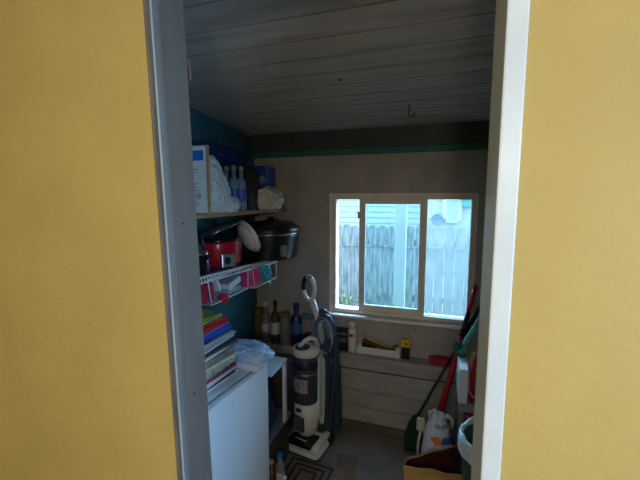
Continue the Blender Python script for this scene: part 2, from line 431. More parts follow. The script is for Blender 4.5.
MB().lathe([(.001, 0), (.06, .01), (.10, .03), (.125, .05), (.12, .056), (.09, .035), (.001, .012)], -.035, 7.86, 1.25, n=24, rot=Matrix.Rotation(PI / 2 + .2, 3, 'X')).build('reflector', M['bluesoft'], d)
MB().tube([(-.035, 8.0, 1.1), (-.035, 7.88, 1.18), (-.035, 7.87, 1.25)], .012).build('arm', M['bluesoft'], d)
MB().tube([(-.21, 7.83, 1.25), (.14, 7.83, 1.25)], .01).build('crossbar', M['bluesoft'], d)
tag(MB().box(.43, .62, 7.82, 8.0, 1.50, 1.66, bev=.02).box(.41, .64, 7.80, 8.0, 1.655, 1.68, bev=.005).build('wall_box', M['tealsoft']), 'small teal box high on the siding at the right pane edge', 'box')
def weed(cx, cy, w, hgt, n, label):
    b = MB(); random.seed(int(cx * 100) + 50)
    for i in range(n):
        x = cx + random.uniform(-w, w); y = cy + random.uniform(-.12, .12); z0 = -.03
        a = random.uniform(0, 2 * PI); hh = hgt * random.uniform(.4, 1); L = random.uniform(.02, .07)
        for kk in range(3):
            z = z0 + hh * (kk + 1) / 3; dx, dy = math.cos(a + kk * 2) * L, math.sin(a + kk * 2) * L
            v = [b.bm.verts.new(q) for q in ((x, y, z - .03), (x + dx * .6 - dy * .4, y + dy * .6 + dx * .4, z), (x + dx, y + dy, z + .03), (x + dx * .6 + dy * .4, y + dy * .6 - dx * .4, z + .01))]
            b.bm.faces.new(v)
        b.tube([(x, y, z0), (x, y, z0 + hh)], .003, n=4)
    return tag(b.build('weed_clump', M['weed']), label, 'plant', 'weeds along the fence')
weed(-1.28, 4.72, .16, .42, 60, 'tall green weed clump seen through the open left gap of the window')
weed(-.82, 4.75, .24, .28, 80, 'low green weed clump seen through the sliding sash')
weed(.10, 4.75, .45, .20, 80, 'low faded weed clump seen through the hazy right pane')

# ------------------------------------------------------------------ upper shelf and what is on it
tag(MB().box(XL, -1.10, .95, 2.525, 1.580, 1.603, bev=.003).build('pine_shelf', M['shelfwood']), 'raw pine board shelf along the teal wall, the upper shelf', 'shelf')
Z1 = 1.6035
t = thing('framed_print', (-1.15, 1.43, Z1), 'framed white sheet with blue header standing on the pine shelf', 'framed print')
b = MB()
X0, X1, za, zb, ya, yb = -1.28, -1.010, Z1, Z1 + .315, 1.42, 1.438
b.box(X0, X0 + .012, ya, yb, za, zb).box(X1 - .005, X1, ya, yb, za, zb).box(X0 + .012, X1 - .005, ya, yb, za, za + .008).box(X0 + .012, X1 - .005, ya, yb, zb - .003, zb)
b.build('frame', M['shelfwood'], t)
pr_ = MB().box(X0 + .012, X1 - .005, ya + .003, ya + .010, za + .008, zb - .003).build('sheet', mat('sheet_paper', (.74, .73, .68), .6, var=.05, scale=9), t)
MB().box(X0 + .04, X1 - .022, ya + .001, ya + .004, zb - .068, zb - .022).build('header_band', M['header'], pr_)
b = MB()
for k, z in enumerate((.205, .19, .14, .125, .11, .055, .045)):
    b.box(X0 + .06 + .01 * (k % 3), X1 - .05 - .012 * (k % 2), ya + .001, ya + .004, za + z, za + z + .004)
b.build('printed_lines', M['ink'], pr_)
MB().lathe([(.016, 0), (.016, .003)], X1 - .055, ya + .004, za + .085, n=16, rot=Matrix.Rotation(PI / 2, 3, 'X')).build('seal', M['pinkink'], pr_)
tag(MB().blob((-1.155, 1.665, Z1), (.086, .09, .182), .26, 3.2, 2, sq=1.25, taper=.30, lean=(-.045, 0)).blob((-1.10, 1.70, Z1), (.07, .09, .055), .2, 7, 5).build('plastic_bag', M['bagwhite']), 'tall white plastic bag beside the framed sheet on the pine shelf', 'bag')
# water bottles in a pack: three bottles in view
def bottle(name, x, y, z, r, h, neck, body, capm, label, cat, lab=None, group=None, labm=None, hn=.25):
    t = thing(name, (x, y, z), label, cat, group=group)
    MB().lathe([(r * .9, 0), (r, .006), (r, h * (1 - hn - .14)), (r * .85, h * (1 - hn - .05)), (neck, h * (1 - hn)), (neck, h * .93)], x, y, z, n=20).build('body', body, t)
    MB().lathe([(neck * 1.2, h * .90), (neck * 1.2, h), (neck * .9, h * 1.005)], x, y, z, n=16).build('cap', capm, t)
    if lab: MB().lathe([(r * 1.01, h * lab[0]), (r * 1.012, h * lab[0] + .001), (r * 1.012, h * lab[1] - .001), (r * 1.01, h * lab[1])], x, y, z, n=20).build('label_band', labm or M['label'], t)
    return t
pale = mat('pale_blue_bottle', (.16, .25, .32), .2, var=.2, scale=10, stretch=(6, 6, 1)); blc = mat('olive_cap', (.22, .26, .16), .5)
for i, (x, y) in enumerate(((-1.145, 1.86), (-1.135, 1.925), (-1.20, 1.87))):
    bottle('water_bottle', x, y, Z1, .031, .262, .013, pale, blc,
           ('clear water bottle on the pine shelf right beside the tall white bag', 'clear water bottle on the pine shelf touching the black case', 'clear water bottle on the pine shelf, back one of the three')[i],
           'bottle', (.22, .5), 'water bottles on the pine shelf', M['blue'])
tag(MB().box(-1.375, -1.245, 1.50, 2.30, Z1, 1.90, bev=.03).build('storage_tote', M['royal']), 'long navy blue fabric tote at the back of the pine shelf', 'tote')
tag(MB().blob((-1.31, 1.93, 1.9), (.06, .36, .06), .2, 5, 4, sub=4).build('fabric_bundle', M['royal']), 'navy blue cloth bundle lying on the navy tote', 'cloth')
tag(MB().box(-1.205, -1.115, 1.985, 2.10, Z1, 1.862, bev=.012).box(-1.19, -1.13, 2.0, 2.085, 1.862, 1.869, bev=.003).build('black_case', M['black']), 'upright black case on the pine shelf between bottles and blue pack', 'case')
t = thing('cleaner_pack', (-1.205, 2.36, Z1), 'blue plastic pack standing on the pine shelf behind the white cloth', 'pack')
MB().box(-1.265, -1.145, 2.30, 2.42, Z1, 1.905, bev=.015).build('body', M['blue'], t)
MB().lathe([(.028, 0), (.028, .003)], -1.19, 2.299, 1.81, n=20, rot=Matrix.Rotation(PI / 2, 3, 'X')).build('emblem', mat('pale_blue_ink', (.15, .30, .62), .5), t)
tag(MB().blob((-1.085, 2.21, Z1), (.075, .12, .085), .22, 5, 9, sq=1.3).box(-1.098, -1.093, 2.10, 2.11, 1.585, 1.68).build('crumpled_cloth', mat('white_mesh_cloth', (.74, .75, .74), .8, col2=(.50, .51, .50), scale=28)), 'crumpled white mesh cloth at the far end of the pine shelf', 'cloth')

# ------------------------------------------------------------------ wire shelf and what is on it
ZS = lambda y: 1.296 - .045 * (y - 1.456)
ws = thing('wire_shelf', (-1.24, 1.6, ZS(1.6)), 'white coated wire shelf below the pine board', 'shelf')
ya, yb = .95, 2.32
b = MB()
for dz in (0, -.028): b.tube([(-1.095, ya, ZS(ya) - .004 + dz), (-1.095, yb, ZS(yb) - .004 + dz)], .0048, n=8)
k = 0; y = ya
while y < yb:
    z = ZS(y); b.tube([(-1.095, y, z - .004), (-1.095, y + .012, z - .032)], .0032, n=6); y += .024
b.build('front_rail', M['wire'], ws)
b = MB(); y = ya
while y < yb:
    b.tube([(-1.095, y, ZS(y) - .004), (-1.375, y, ZS(y) - .004)], .002, n=6); y += .024
for x in (-1.19, -1.28, -1.37): b.tube([(x, ya, ZS(ya) - .008), (x, yb, ZS(yb) - .008)], .003, n=6)
b.build('wire_deck', M['wire'], ws)
for y in (1.2, 2.29):
    MB().tube([(-1.10, y, ZS(y) - .03), (-1.378, y, ZS(y) - .22)], .004).build('bracket', M['wire'], ws)
tag(MB().box(-1.37, -1.105, 1.0, 2.30, ZS(1.65) + .03, ZS(1.65) + .034, bev=.001, rot=Matrix.Rotation(-.045, 3, 'X')).build('shelf_liner', M['black']), 'black liner sheet lying on the white wire shelf', 'liner')
bpy.data.objects['shelf_liner'].location.z -= .062 - .031
def on(y): return ZS(y) + .0035

# kettle near the doorway
x, y = -1.150, 1.49; z = on(y)
t = thing('kettle', (x, y, z), 'dark kettle with steel collar beside the doorway on the wire shelf', 'kettle')
MB().lathe([(.062, 0), (.072, .01), (.074, .06), (.066, .10)], x, y, z).build('body', M['blackgloss'], t)
MB().lathe([(.067, .10), (.068, .112), (.055, .125)], x, y, z).build('collar', M['steel'], t)
MB().lathe([(.055, .122), (.045, .15), (.012, .165), (.012, .172), (.017, .18), (.012, .19)], x, y, z).build('lid', M['smoke'], t)
MB().tube([(x + .05, y, z + .12), (x + .045, y, z + .19), (x, y, z + .215), (x - .04, y, z + .19), (x - .05, y, z + .12)], .008).build('handle', M['black'], t)
# red slow cooker
x, y = -1.21, 1.785; z = on(y)
t = thing('slow_cooker', (x, y, z), 'red slow cooker with chrome dial plate on the wire shelf', 'slow cooker')
MB().lathe([(.10, 0), (.102, .012)], x, y, z, sy=1.15).build('foot', M['black'], t)
MB().lathe([(.108, .012), (.122, .03), (.126, .14), (.124, .155)], x, y, z, sy=1.15, n=36).build('housing', M['red'], t)
MB().lathe([(.127, .153), (.13, .158), (.128, .168), (.11, .17)], x, y, z, sy=1.15, n=36).build('rim', M['blackgloss'], t)
R_ = RZ(1.0)
cpx, cpy = x + .108, y - .078
pl = MB().box(cpx - .040, cpx + .040, cpy - .012, cpy + .012, z + .012, z + .090, bev=.006, rot=R_).build('dial_plate', M['steel'], t)
MB().lathe([(.019, 0), (.019, .014), (.014, .017)], cpx + .0, cpy - .010, z + .055, n=20, rot=R_ @ Matrix.Rotation(PI / 2, 3, 'X')).build('dial', M['black'], pl)
for s in (-1, 1): MB().box(x - .03, x + .03, y + s * .145 - .02, y + s * .145 + .02, z + .10, z + .12, bev=.006).build('handle', M['black'], t)
# glass lid tilted on the cooker
Rt = Matrix.Rotation(-.30, 3, 'Y') @ Matrix.Rotation(.18, 3, 'X')
ld = MB().lathe([(.118, .0), (.10, .018), (.06, .032), (.01, .037)], x - .005, y, z + .21, sy=1.15, rot=Rt).build('lid', M['smoke'], t)
ld['label'] = 'tilted glass lid with a steel rim'
MB().tube([Vector((x - .005, y, z + .21)) + Rt @ Vector((.12 * math.cos(a * PI / 16), .138 * math.sin(a * PI / 16), 0)) for a in range(32)], .004, n=8, closed=True).build('lid_rim', M['steel'], ld)
MB().lathe([(.008, .034), (.008, .05), (.02, .055), (.018, .066)], x - .005, y, z + .21, rot=Rt, n=16).build('lid_knob', M['black'], ld)
# white oval platter leaning
x, y = -1.155, 2.0; z = on(y) + .012
t = thing('leaning_platter', (x, y, z), 'white ribbed platter leaning between red cooker and black roaster', 'platter')
Rp = RZ(-.55) @ Matrix.Rotation(-1.15, 3, 'X')
c = Vector((x + .03, y - .06, z + .148))
MB().lathe([(.02, -.012), (.07, -.006), (.104, .014), (.112, .026), (.106, .028), (.073, .004), (.02, -.002)], *c, sx=1.0, n=36, rot=Rp).build('dish', mat('white_glaze', (.82, .83, .82), .3), t)
b = MB()
for q in range(3): b.tube([c + Rp @ Vector(((.114 - .010 * q) * math.cos(a * PI / 18), (.114 - .010 * q) * math.sin(a * PI / 18), .026 - .009 * q)) for a in range(36)], .0025, n=6, closed=True)
b.build('rim_bands', M['steel'], t)
# big black roaster
x, y = -1.10, 2.27; z = on(2.12)
t = thing('roaster_oven', (x, y, z), 'large black oval roaster with steel-edged lid overhanging the wire shelf', 'roaster')
MB().lathe([(.15, 0), (.16, .012), (.17, .15), (.173, .165)], x, y, z, sy=1.2, n=40).build('body', mat('satin_black', (.010, .011, .013), .3), t)
MB().tube([(x + .178 * math.cos(a * PI / 20), y + .213 * math.sin(a * PI / 20), z + .172) for a in range(40)], .005, n=8, closed=True).build('steel_rim', M['steel'], t)
MB().lathe([(.183, .176), (.19, .186), (.18, .212), (.135, .245), (.04, .260), (.01, .262)], x, y, z, sy=1.2, n=40).build('lid', M['black'], t)
MB().box(x - .03, x + .03, y - .02, y + .02, z + .262, z + .282, bev=.008).build('knob', M['black'], t)
MB().box(x + .125, x + .155, y - .155, y - .115, z + .03, z + .105, bev=.008, rot=RZ(-.6)).build('control_plate', mat('dull_steel', (.32, .36, .38), .35, .6), t)
MB().box(x - .03, x + .03, y - .235, y - .205, z + .095, z + .12, bev=.007).build('handle', M['black'], t)
MB().box(x - .03, x + .03, y + .205, y + .235, z + .095, z + .12, bev=.007).build('handle', M['black'], t)

# two under-shelf wire baskets
def basket(y0, y1, label):
    t = thing('wire_basket', (-1.24, (y0 + y1) / 2, ZS(y0) - .15), label, 'basket', group='wire baskets hanging under the shelf')
    x0, x1 = -1.36, -1.09; zt, zb = ZS((y0 + y1) / 2) - .012, ZS((y0 + y1) / 2) - .152
    b = MB()
    for yy in (y0, y1):
        b.tube([(x1, yy, zt), (x1, yy + .03 * (1 if yy == y0 else 0), zb), (x0, yy, zb), (x0, yy, zt)], .0032, n=8)
    b.tube([(x1, y0 + .03, zb), (x1, y1, zb)], .0032, n=8).tube([(x0, y0, zb), (x0, y1, zb)], .0032, n=8)
    b.tube([(x1, y0, zt), (x1, y1, zt)], .0032, n=8)
    b.build('frame', M['wire'], t)
    b = MB(); y = y0 + .05
    while y < y1 - .01: b.tube([(x1, y, zb), (x0, y, zb), (x0, y, zt - .02)], .0018, n=6); y += .035
    for x in (-1.16, -1.22, -1.29): b.tube([(x, y0, zb), (x, y1, zb)], .0018, n=6)
    b.build('mesh', M['wire'], t)
    return zb
zb1 = basket(1.50, 1.90, 'white wire basket under the shelf nearer the doorway')
zb2 = basket(1.955, 2.30, 'white wire basket under the shelf nearer the window wall')
tag(MB().blob((-1.15, 1.565, zb1 + .003), (.04, .05, .075), .2, 6, 1).build('red_packet', M['redcloth']), 'dull red packet in the near wire basket', 'packet')
tag(MB().box(-1.30, -1.12, 1.71, 1.87, zb1 + .004, zb1 + .03, bev=.002, rot=RZ(.08)).build('paper_pad', mat('grey_pad', (.36, .42, .50), .6, var=.3, scale=20)), 'grey paper pad lying in the near wire basket', 'paper')
tag(MB().box(-1.25, -1.115, 1.73, 1.86, zb1 + .036, zb1 + .075, bev=.002, rot=Matrix.Rotation(.22, 3, 'X')).build('white_carton', M['whitecard']), 'small white carton tilted in the near wire basket', 'carton')
tag(MB().box(-1.27, -1.13, 1.645, 1.665, zb1 + .035, zb1 + .11, bev=.002, rot=Matrix.Rotation(.5, 3, 'X')).build('folded_leaflet', M['whitecard']), 'folded white leaflet leaning in the near wire basket', 'leaflet')
t = thing('red_capped_bottle', (-1.10, 1.66, zb1), 'small bottle with a red cap poking out of the near wire basket', 'bottle')
MB().tube([(-1.23, 1.68, zb1 + .022), (-1.13, 1.655, zb1 + .018)], .018).build('body', M['clearglass'], t)
MB().blob((-1.095, 1.645, zb1 - .012), (.030, .032, .024), .12, 6, 3, sub=3).build('cap', mat('bright_red_plastic', (.75, .02, .03), .4), t)
for i, (yy, m, lb) in enumerate(((1.995, 'pink', 'hot pink pouch in the far wire basket, nearest the doorway'), (2.075, 'pink', 'hot pink pouch in the middle of the far wire basket'), (2.16, 'turq', 'turquoise pouch in the middle of the far wire basket'), (2.245, 'turq', 'turquoise pouch at the window end of the far wire basket'))):
    tag(MB().blob((-1.155, yy, zb2 + .003), (.050, .036, .066), .3, 5, i + 3).build('pouch', M[m]), lb, 'pouch', 'bright pouches in the far wire basket')
tag(MB().lathe([(.012, 0), (.014, .03), (.004, .035)], -1.105, 2.215, zb2 - .038, n=12).build('hanging_clip', M['turqlight']), 'small pale clip hanging below the far wire basket', 'clip')

# ------------------------------------------------------------------ fridge
fr_rz = -.0995
fr = thing('small_fridge', (-.8617, 1.3675, 0), 'small white fridge with its door facing the room', 'fridge', fr_rz)
HW = .275; FH = .80
MB().box(-.478, -.058, -HW, HW, .02, FH - .004, bev=.006).build('cabinet', M['white'], fr, True)
MB().box(-.478, -.050, -HW + .002, HW - .002, FH - .016, FH, bev=.004).build('worktop', M['white'], fr, True)
MB().box(-.060, -.048, -HW + .006, HW - .006, .03, FH - .012).build('gasket', M['gasket'], fr, True)
dr = MB().box(-.050, 0, -HW, HW, .03, FH - .002, bev=.007).build('door', M['white'], fr, True)
MB().box(-.036, -.030, -HW + .01, HW - .01, FH - .003, FH + .003, bev=.001).build('door_ridge', M['gasket'], dr, True)
MB().box(-.002, .0006, -.035, -.022, FH - .048, FH - .045).build('scuff_mark', M['pot'], dr, True)
for sx, sy in ((-.44, -.24), (-.44, .24), (-.08, -.24), (-.08, .24)):
    MB().lathe([(.018, 0), (.018, .022)], sx, sy, 0, n=12).build('foot', M['black'], fr, True)

# magazines and books piled on the fridge
def cov(c, c2=None, s=40): return mat('cover_print', c, .35, col2=c2, scale=s) if c2 else mat('cover_print', c, .35, var=.1, scale=20)
pile = [  # thickness, width, length, dx, dy, rot, cover, label   (bottom to top)
 (.018, .24, .35, -.030, .03, .02, cov((.66, .68, .72)), 'thick white magazine at the very bottom of the pile on the fridge'),
 (.010, .24, .33, -.028, .01, -.03, cov((.10, .012, .02)), 'thin dark maroon booklet just above the bottom magazine of the fridge pile'),
 (.022, .24, .34, -.026, .03, .04, cov((.62, .63, .66)), 'white catalogue between the maroon booklet and the red patterned book'),
 (.014, .23, .32, -.018, .02, -.02, cov((.50, .06, .10), (.05, .04, .08), 60), 'red and black patterned magazine low in the fridge pile'),
 (.016, .23, .33, -.024, .03, .05, cov((.55, .50, .44), (.16, .04, .05), 50), 'cream and maroon patterned magazine low in the fridge pile'),
 (.028, .23, .33, -.022, .02, .02, cov((.68, .60, .40), (.34, .29, .18), 45), 'thick cream book with speckled cover in the fridge pile'),
 (.010, .235, .32, -.018, .04, -.06, cov((.68, .66, .58)), 'thin ivory booklet lying on the speckled cream book'),
 (.030, .225, .32, -.022, .01, -.03, cov((.38, .33, .25), (.14, .12, .09), 22), 'thick tan-brown book with dark blotches in the fridge pile'),
 (.014, .23, .31, -.028, .03, .07, cov((.30, .27, .22)), 'brown magazine on top of the blotched tan book'),
 (.010, .23, .32, -.016, .02, .05, cov((.66, .66, .66)), 'white booklet under the charcoal magazine in the fridge pile'),
 (.012, .235, .33, -.022, .03, -.10, cov((.06, .065, .08)), 'thin charcoal magazine above the white booklet'),
 (.014, .22, .31, -.020, .02, -.02, cov((.012, .015, .022)), 'black folder in the middle of the fridge pile'),
 (.008, .225, .30, -.014, .03, .09, cov((.62, .64, .68)), 'thin pale magazine just above the black folder'),
 (.018, .22, .30, -.026, .01, .02, cov((.28, .31, .37)), 'slate grey magazine under the thin cream leaflet'),
 (.007, .23, .31, -.018, .025, -.08, cov((.60, .58, .50)), 'thin cream leaflet between the grey magazine and the navy booklet'),
 (.012, .215, .30, -.020, .01, .06, cov((.02, .03, .10)), 'dark navy booklet under the royal blue book'),
 (.024, .21, .29, -.022, .02, -.03, cov((.02, .06, .42)), 'royal blue book near the top of the fridge pile'),
 (.012, .205, .29, -.020, .01, .07, cov((.10, .16, .42)), 'mid blue magazine between the royal blue book and the red book'),
 (.022, .20, .28, -.020, .0, .02, cov((.50, .01, .02)), 'red book near the top of the fridge pile'),
 (.010, .20, .28, -.030, .01, -.08, cov((.45, .03, .03)), 'thin red magazine lying on the red book'),
 (.014, .195, .27, -.032, -.01, .05, cov((.36, .42, .05), (.06, .12, .03), 18), 'green and yellow magazine lying second from the top of the fridge pile'),
 (.010, .19, .26, -.040, -.005, -.12, cov((.50, .42, .06), (.10, .20, .04), 16), 'topmost yellow and green magazine of the fridge pile'),
]
z = FH + .004
bx, by = -1.045, 1.325
for th, w, l, dx, dy, rz, cm, lb in pile:
    t = thing('magazine', (bx + dx, by + dy, z), lb, 'book', fr_rz + rz, 'magazines and books piled on the fridge')
    c = MB().box(-w / 2, w / 2, -l / 2, l / 2, th - .004, th - .001, bev=.0008).box(-w / 2, w / 2, -l / 2, l / 2, .0, .003, bev=.0008)
    c.box(w / 2 - .004, w / 2, -l / 2, l / 2, .0005, th - .0015, bev=.001)
    c.build('cover', cm, t, True)
    MB().box(-w / 2 + .002, w / 2 - .005, -l / 2 + .003, l / 2 - .003, .003, th - .004).build('pages', M['paper'], t, True)
    z += th
tag(MB().box(-1.02, -.835, 1.545, 1.655, FH + .001, FH + .04, bev=.014, rot=RZ(fr_rz)).build('folded_towel', M['towel']), 'folded white towel on the far end of the fridge top', 'towel')
tag(MB().blob((-.93, 1.60, FH + .041), (.115, .062, .052), .34, 4, 6, sq=1.6).blob((-.85, 1.615, FH + .041), (.05, .05, .03), .35, 5, 16, sq=1.3).build('crumpled_bag', M['bagblue']), 'crumpled pale blue plastic bag lying on the towel on the fridge', 'bag')

# ------------------------------------------------------------------ white stand and crates behind the fridge
t = thing('white_stand', (-1.07, 1.85, .301), 'white shelf stand on the dark chest behind the fridge', 'stand')
MB().box(-1.36, -.855, 1.725, 1.945, .685, .703, bev=.004).build('top', mat('pale_blue_laminate', (.50, .62, .70), .5, var=.08, scale=9), t)
MB().box(-1.36, -1.342, 1.73, 1.94, .301, .685).build('side_panel', M['white2'], t)
MB().box(-.872, -.858, 1.90, 1.94, .301, .685, bev=.003).build('leg', M['white2'], t)
MB().box(-1.342, -1.32, 1.93, 1.94, .301, .685).build('leg', M['white2'], t)
tag(MB().blob((-.985, 1.82, .301), (.085, .08, .13), .25, 5, 41, sq=1.3).build('dark_bundle', M['navy']), 'dark navy bundle under the white stand on the dark chest', 'bundle')
t = thing('floor_chest', (-1.12, 1.905, 0), 'low dark wooden chest with a blue-grey top under the white stand', 'chest')
MB().box(-1.375, -.885, 1.725, 2.02, .0, .275, bev=.004).build('body', M['cardboard'], t)
MB().box(-1.378, -.870, 1.715, 2.03, .276, .300, bev=.004).build('lid', M['greybox'], t)
for z0 in (.03, .15): MB().box(-.886, -.876, 1.745, 2.005, z0, z0 + .105, bev=.003).build('drawer', mat('brown_drawer', (.05, .04, .035), .7), t)
tag(MB().box(-1.37, -.97, 2.20, 2.40, .0, .505, bev=.006).build('dark_cabinet', M['cardboard']), 'dark brown box standing under the ledge in the far corner', 'box')
# bottles on the floor in front of the crate
bottle('spray_bottle', -.828, 1.76, .0065, .030, .20, .014, M['clearglass'], mat('bright_blue_cap', (.03, .22, .62), .4), 'bottle with bright blue cap on the floor beside the fridge', 'bottle', (.2, .5), 'bottles on the floor beside the fridge')
bottle('spray_bottle', -.856, 1.705, .0065, .028, .19, .012, M['amber'], mat('beige_cap', (.45, .35, .28), .5), 'brown bottle with beige cap on the floor beside the dark chest', 'bottle', None, 'bottles on the floor beside the fridge')
t = bottle('spray_bottle', -.775, 1.70, .0065, .030, .115, .012, mat('dark_red_bottle', (.12, .01, .015), .3), M['white2'], 'short dark red bottle with white cap on the floor by the fridge', 'bottle', None, 'bottles on the floor beside the fridge')

# ------------------------------------------------------------------ bottles on the ledge, left corner
ZL = .5525
bottle('liquor_bottle', -1.275, 2.48, ZL, .034, .315, .013, M['clearglass'], M['white2'], 'tall clear bottle with pale cap, leftmost on the ledge', 'bottle', (.25, .48), 'bottles in the ledge corner')
bottle('liquor_bottle', -1.188, 2.475, ZL, .036, .335, .013, M['amber'], M['black'], 'dark bottle with black cap and white label on the ledge', 'bottle', (.22, .50), 'bottles in the ledge corner')
t = thing('glass_jar', (-1.105, 2.482, ZL), 'squat grey-green jar on the ledge between the dark bottle and blue bottle', 'jar')
MB().lathe([(.038, 0), (.042, .01), (.042, .19), (.032, .215)], -1.105, 2.482, ZL).build('body', M['clearglass'], t)
MB().lathe([(.034, .215), (.036, .22), (.036, .25), (.033, .253)], -1.105, 2.482, ZL).build('lid', mat('dull_green_lid', (.10, .14, .10), .4), t)
bottle('cleaner_bottle', -1.01, 2.475, ZL, .044, .33, .02, M['dblue'], M['dblue'], 'tall dark blue bottle on the ledge beside the vacuum handle', 'bottle', (.3, .55), None, mat('mid_blue_label', (.05, .10, .25), .5))
tag(MB().box(-1.36, -1.315, 2.46, 2.53, ZL, ZL + .26, bev=.006).build('mustard_carton', mat('mustard_card', (.16, .11, .03), .7)), 'narrow mustard carton in the far corner of the ledge', 'carton')
tag(MB().box(-.955, -.82, 2.455, 2.53, ZL, ZL + .10, bev=.01).build('dark_tin', M['black']), 'low black tin on the ledge behind the vacuum handle', 'tin')

# ------------------------------------------------------------------ ledge under the window
t = thing('portable_radio', (-.665, 2.488, ZL), 'black portable radio on the ledge left of the white spray can', 'radio')
MB().box(-.735, -.605, 2.475, 2.540, ZL, ZL + .165, bev=.01).build('body', M['black'], t)
MB().box(-.725, -.615, 2.470, 2.476, ZL + .07, ZL + .105, bev=.002).build('display_panel', M['mintcup'], t)
MB().box(-.725, -.615, 2.471, 2.476, ZL + .125, ZL + .145, bev=.002).build('tuning_strip', M['greybox'], t)
t = thing('spray_can', (-.576, 2.502, ZL), 'white spray can with red label mark on the ledge', 'spray can')
MB().lathe([(.029, 0), (.031, .004), (.031, .165), (.024, .18)], -.576, 2.502, ZL, n=24).build('can', M['white2'], t)
MB().lathe([(.026, .178), (.026, .222), (.023, .226)], -.576, 2.502, ZL, n=20).build('cap', M['white2'], t)
MB().lathe([(.0315, .115), (.0316, .116), (.0316, .148), (.0315, .149)], -.576, 2.502, ZL, n=24).build('label_band', marks('can_label', (.74, .76, .8), [((0, -.03, .13), (.02, .02, .012), (.55, .03, .05))]), t)
t = thing('open_tray', (-.375, 2.49, ZL), 'long open white tray of tools on the ledge under the window', 'tray')
tx0, tx1, ty0, ty1 = -.540, -.228, 2.482, 2.540
MB().box(tx0, tx1, ty0, ty0 + .003, ZL, ZL + .052).build('front', M['whitecard'], t)
MB().box(tx0, tx1, ty0 + .003, ty1, ZL, ZL + .003).build('base', M['whitecard'], t)
MB().box(tx0, tx1, ty1 - .003, ty1, ZL + .003, ZL + .052).build('back', M['whitecard'], t)
for xx in (tx0, tx1 - .003): MB().box(xx, xx + .003, ty0 + .003, ty1 - .003, ZL + .003, ZL + .052).build('end', M['whitecard'], t)
tl = thing('hand_saw', (-.38, 2.49, ZL + .01), 'long tool with a yellow edge lying slanted across the white tray', 'tool')
a = .38
ry = Matrix.Rotation(.30, 3, 'Y')
MB().box(-.515, -.26, 2.498, 2.510, ZL + .083, ZL + .098, bev=.003, rot=ry).build('yellow_bar', mat('mustard_bar', (.50, .33, .05), .5), tl)
MB().box(-.505, -.30, 2.500, 2.514, ZL + .055, ZL + .082, bev=.004, rot=ry).build('dark_blade', mat('dark_brown_bar', (.07, .045, .03), .5), tl)
tag(MB().box(-.51, -.40, 2.516, 2.534, ZL + .0045, ZL + .07, bev=.006).build('black_tool_case', M['black']), 'black tool case inside the left part of the white tray', 'case')
tag(MB().tube([(-.36, 2.525, ZL + .02), (-.245, 2.525, ZL + .078)], .010).build('brown_handle', mat('brown_handle_wood', (.16, .08, .04), .5)), 'brown tool handle sticking up at the right end of the tray', 'tool')
tag(MB().box(-.33, -.26, 2.486, 2.497, ZL + .0045, ZL + .066, bev=.004).build('black_pliers_pouch', M['black']), 'small black pouch standing in the right part of the tray', 'pouch')
t = thing('tape_measure', (-.183, 2.485, ZL), 'black box with yellow top at the right end of the tray', 'tape measure')
MB().box(-.218, -.164, 2.482, 2.535, ZL, ZL + .088, bev=.004).build('body', M['black'], t)
MB().box(-.221, -.161, 2.479, 2.538, ZL + .088, ZL + .138, bev=.008).build('yellow_top', M['yelplast'], t)
MB().lathe([(.013, 0), (.013, .003)], -.190, 2.4805, ZL + .115, n=16, rot=Matrix.Rotation(PI / 2, 3, 'X')).build('disc', mat('olive_disc', (.25, .22, .02), .5), t)
tag(MB().blob((.055, 2.494, ZL), (.088, .042, .028), .25, 5, 12, sq=1.4).blob((.04, 2.49, ZL + .026), (.07, .03, .014), .2, 6, 15, sub=3).build('red_rag', M['redcloth']), 'folded red rag on the ledge below the right pane', 'rag')
# nail heads on the window wall
for x_, z_, lb in ((-.19, 1.735, 'small dark nail in the board above the middle of the window'), (-.135, .755, 'small dark nail in the board below the window')):
    tag(MB().lathe([(.006, 0), (.006, .004)], x_, YB, z_, n=10, rot=Matrix.Rotation(PI / 2, 3, 'X')).build('nail', M['black']), lb, 'nail', 'nails in the window wall')

# ------------------------------------------------------------------ ceiling hook, wall hooks by the door
y = 2.115; z = CEI(y)
t = thing('ceiling_hook', (-.18, y, z - .05), 'rusty metal hook screwed in the board ceiling', 'hook')
pts = [(-.18, y, z + .004), (-.18, y, z - .035)] + [(-.18 + .013 + .015 * math.cos(q), y, z - .047 + .015 * math.sin(q)) for q in [PI - i * PI / 8 * -1 for i in range(0, 11)]]
MB().tube(pts, .0036, n=8).build('hook_wire', M['rust'], t)
MB().lathe([(.007, 0), (.007, .003)], -.18, y, z - .002, n=12).build('screw_collar', M['rust'], t)

t = thing('latch_hook', (-.580, .756, 1.957), 'small rusty hook and eye latch high on the left door jamb', 'hook')
MB().tube([(-.586, .753, 2.005), (-.580, .757, 2.000), (-.577, .757, 1.985), (-.577, .757, 1.965), (-.580, .756, 1.957)], .0018, n=8).build('hook_wire', M['brown'], t)
MB().tube([(-.580 + .004 * math.cos(a * PI / 6), .757, 2.004 + .004 * math.sin(a * PI / 6)) for a in range(12)], .0012, n=6, closed=True).build('eye', M['brown'], t)
tag(MB().lathe([(.009, -.002), (.010, .001), (.004, .003)], -.463, 1.69, CEI(1.69) - .001, n=12).build('rusty_nail', M['rust']), 'dark nail head in the middle of the board ceiling', 'nail')

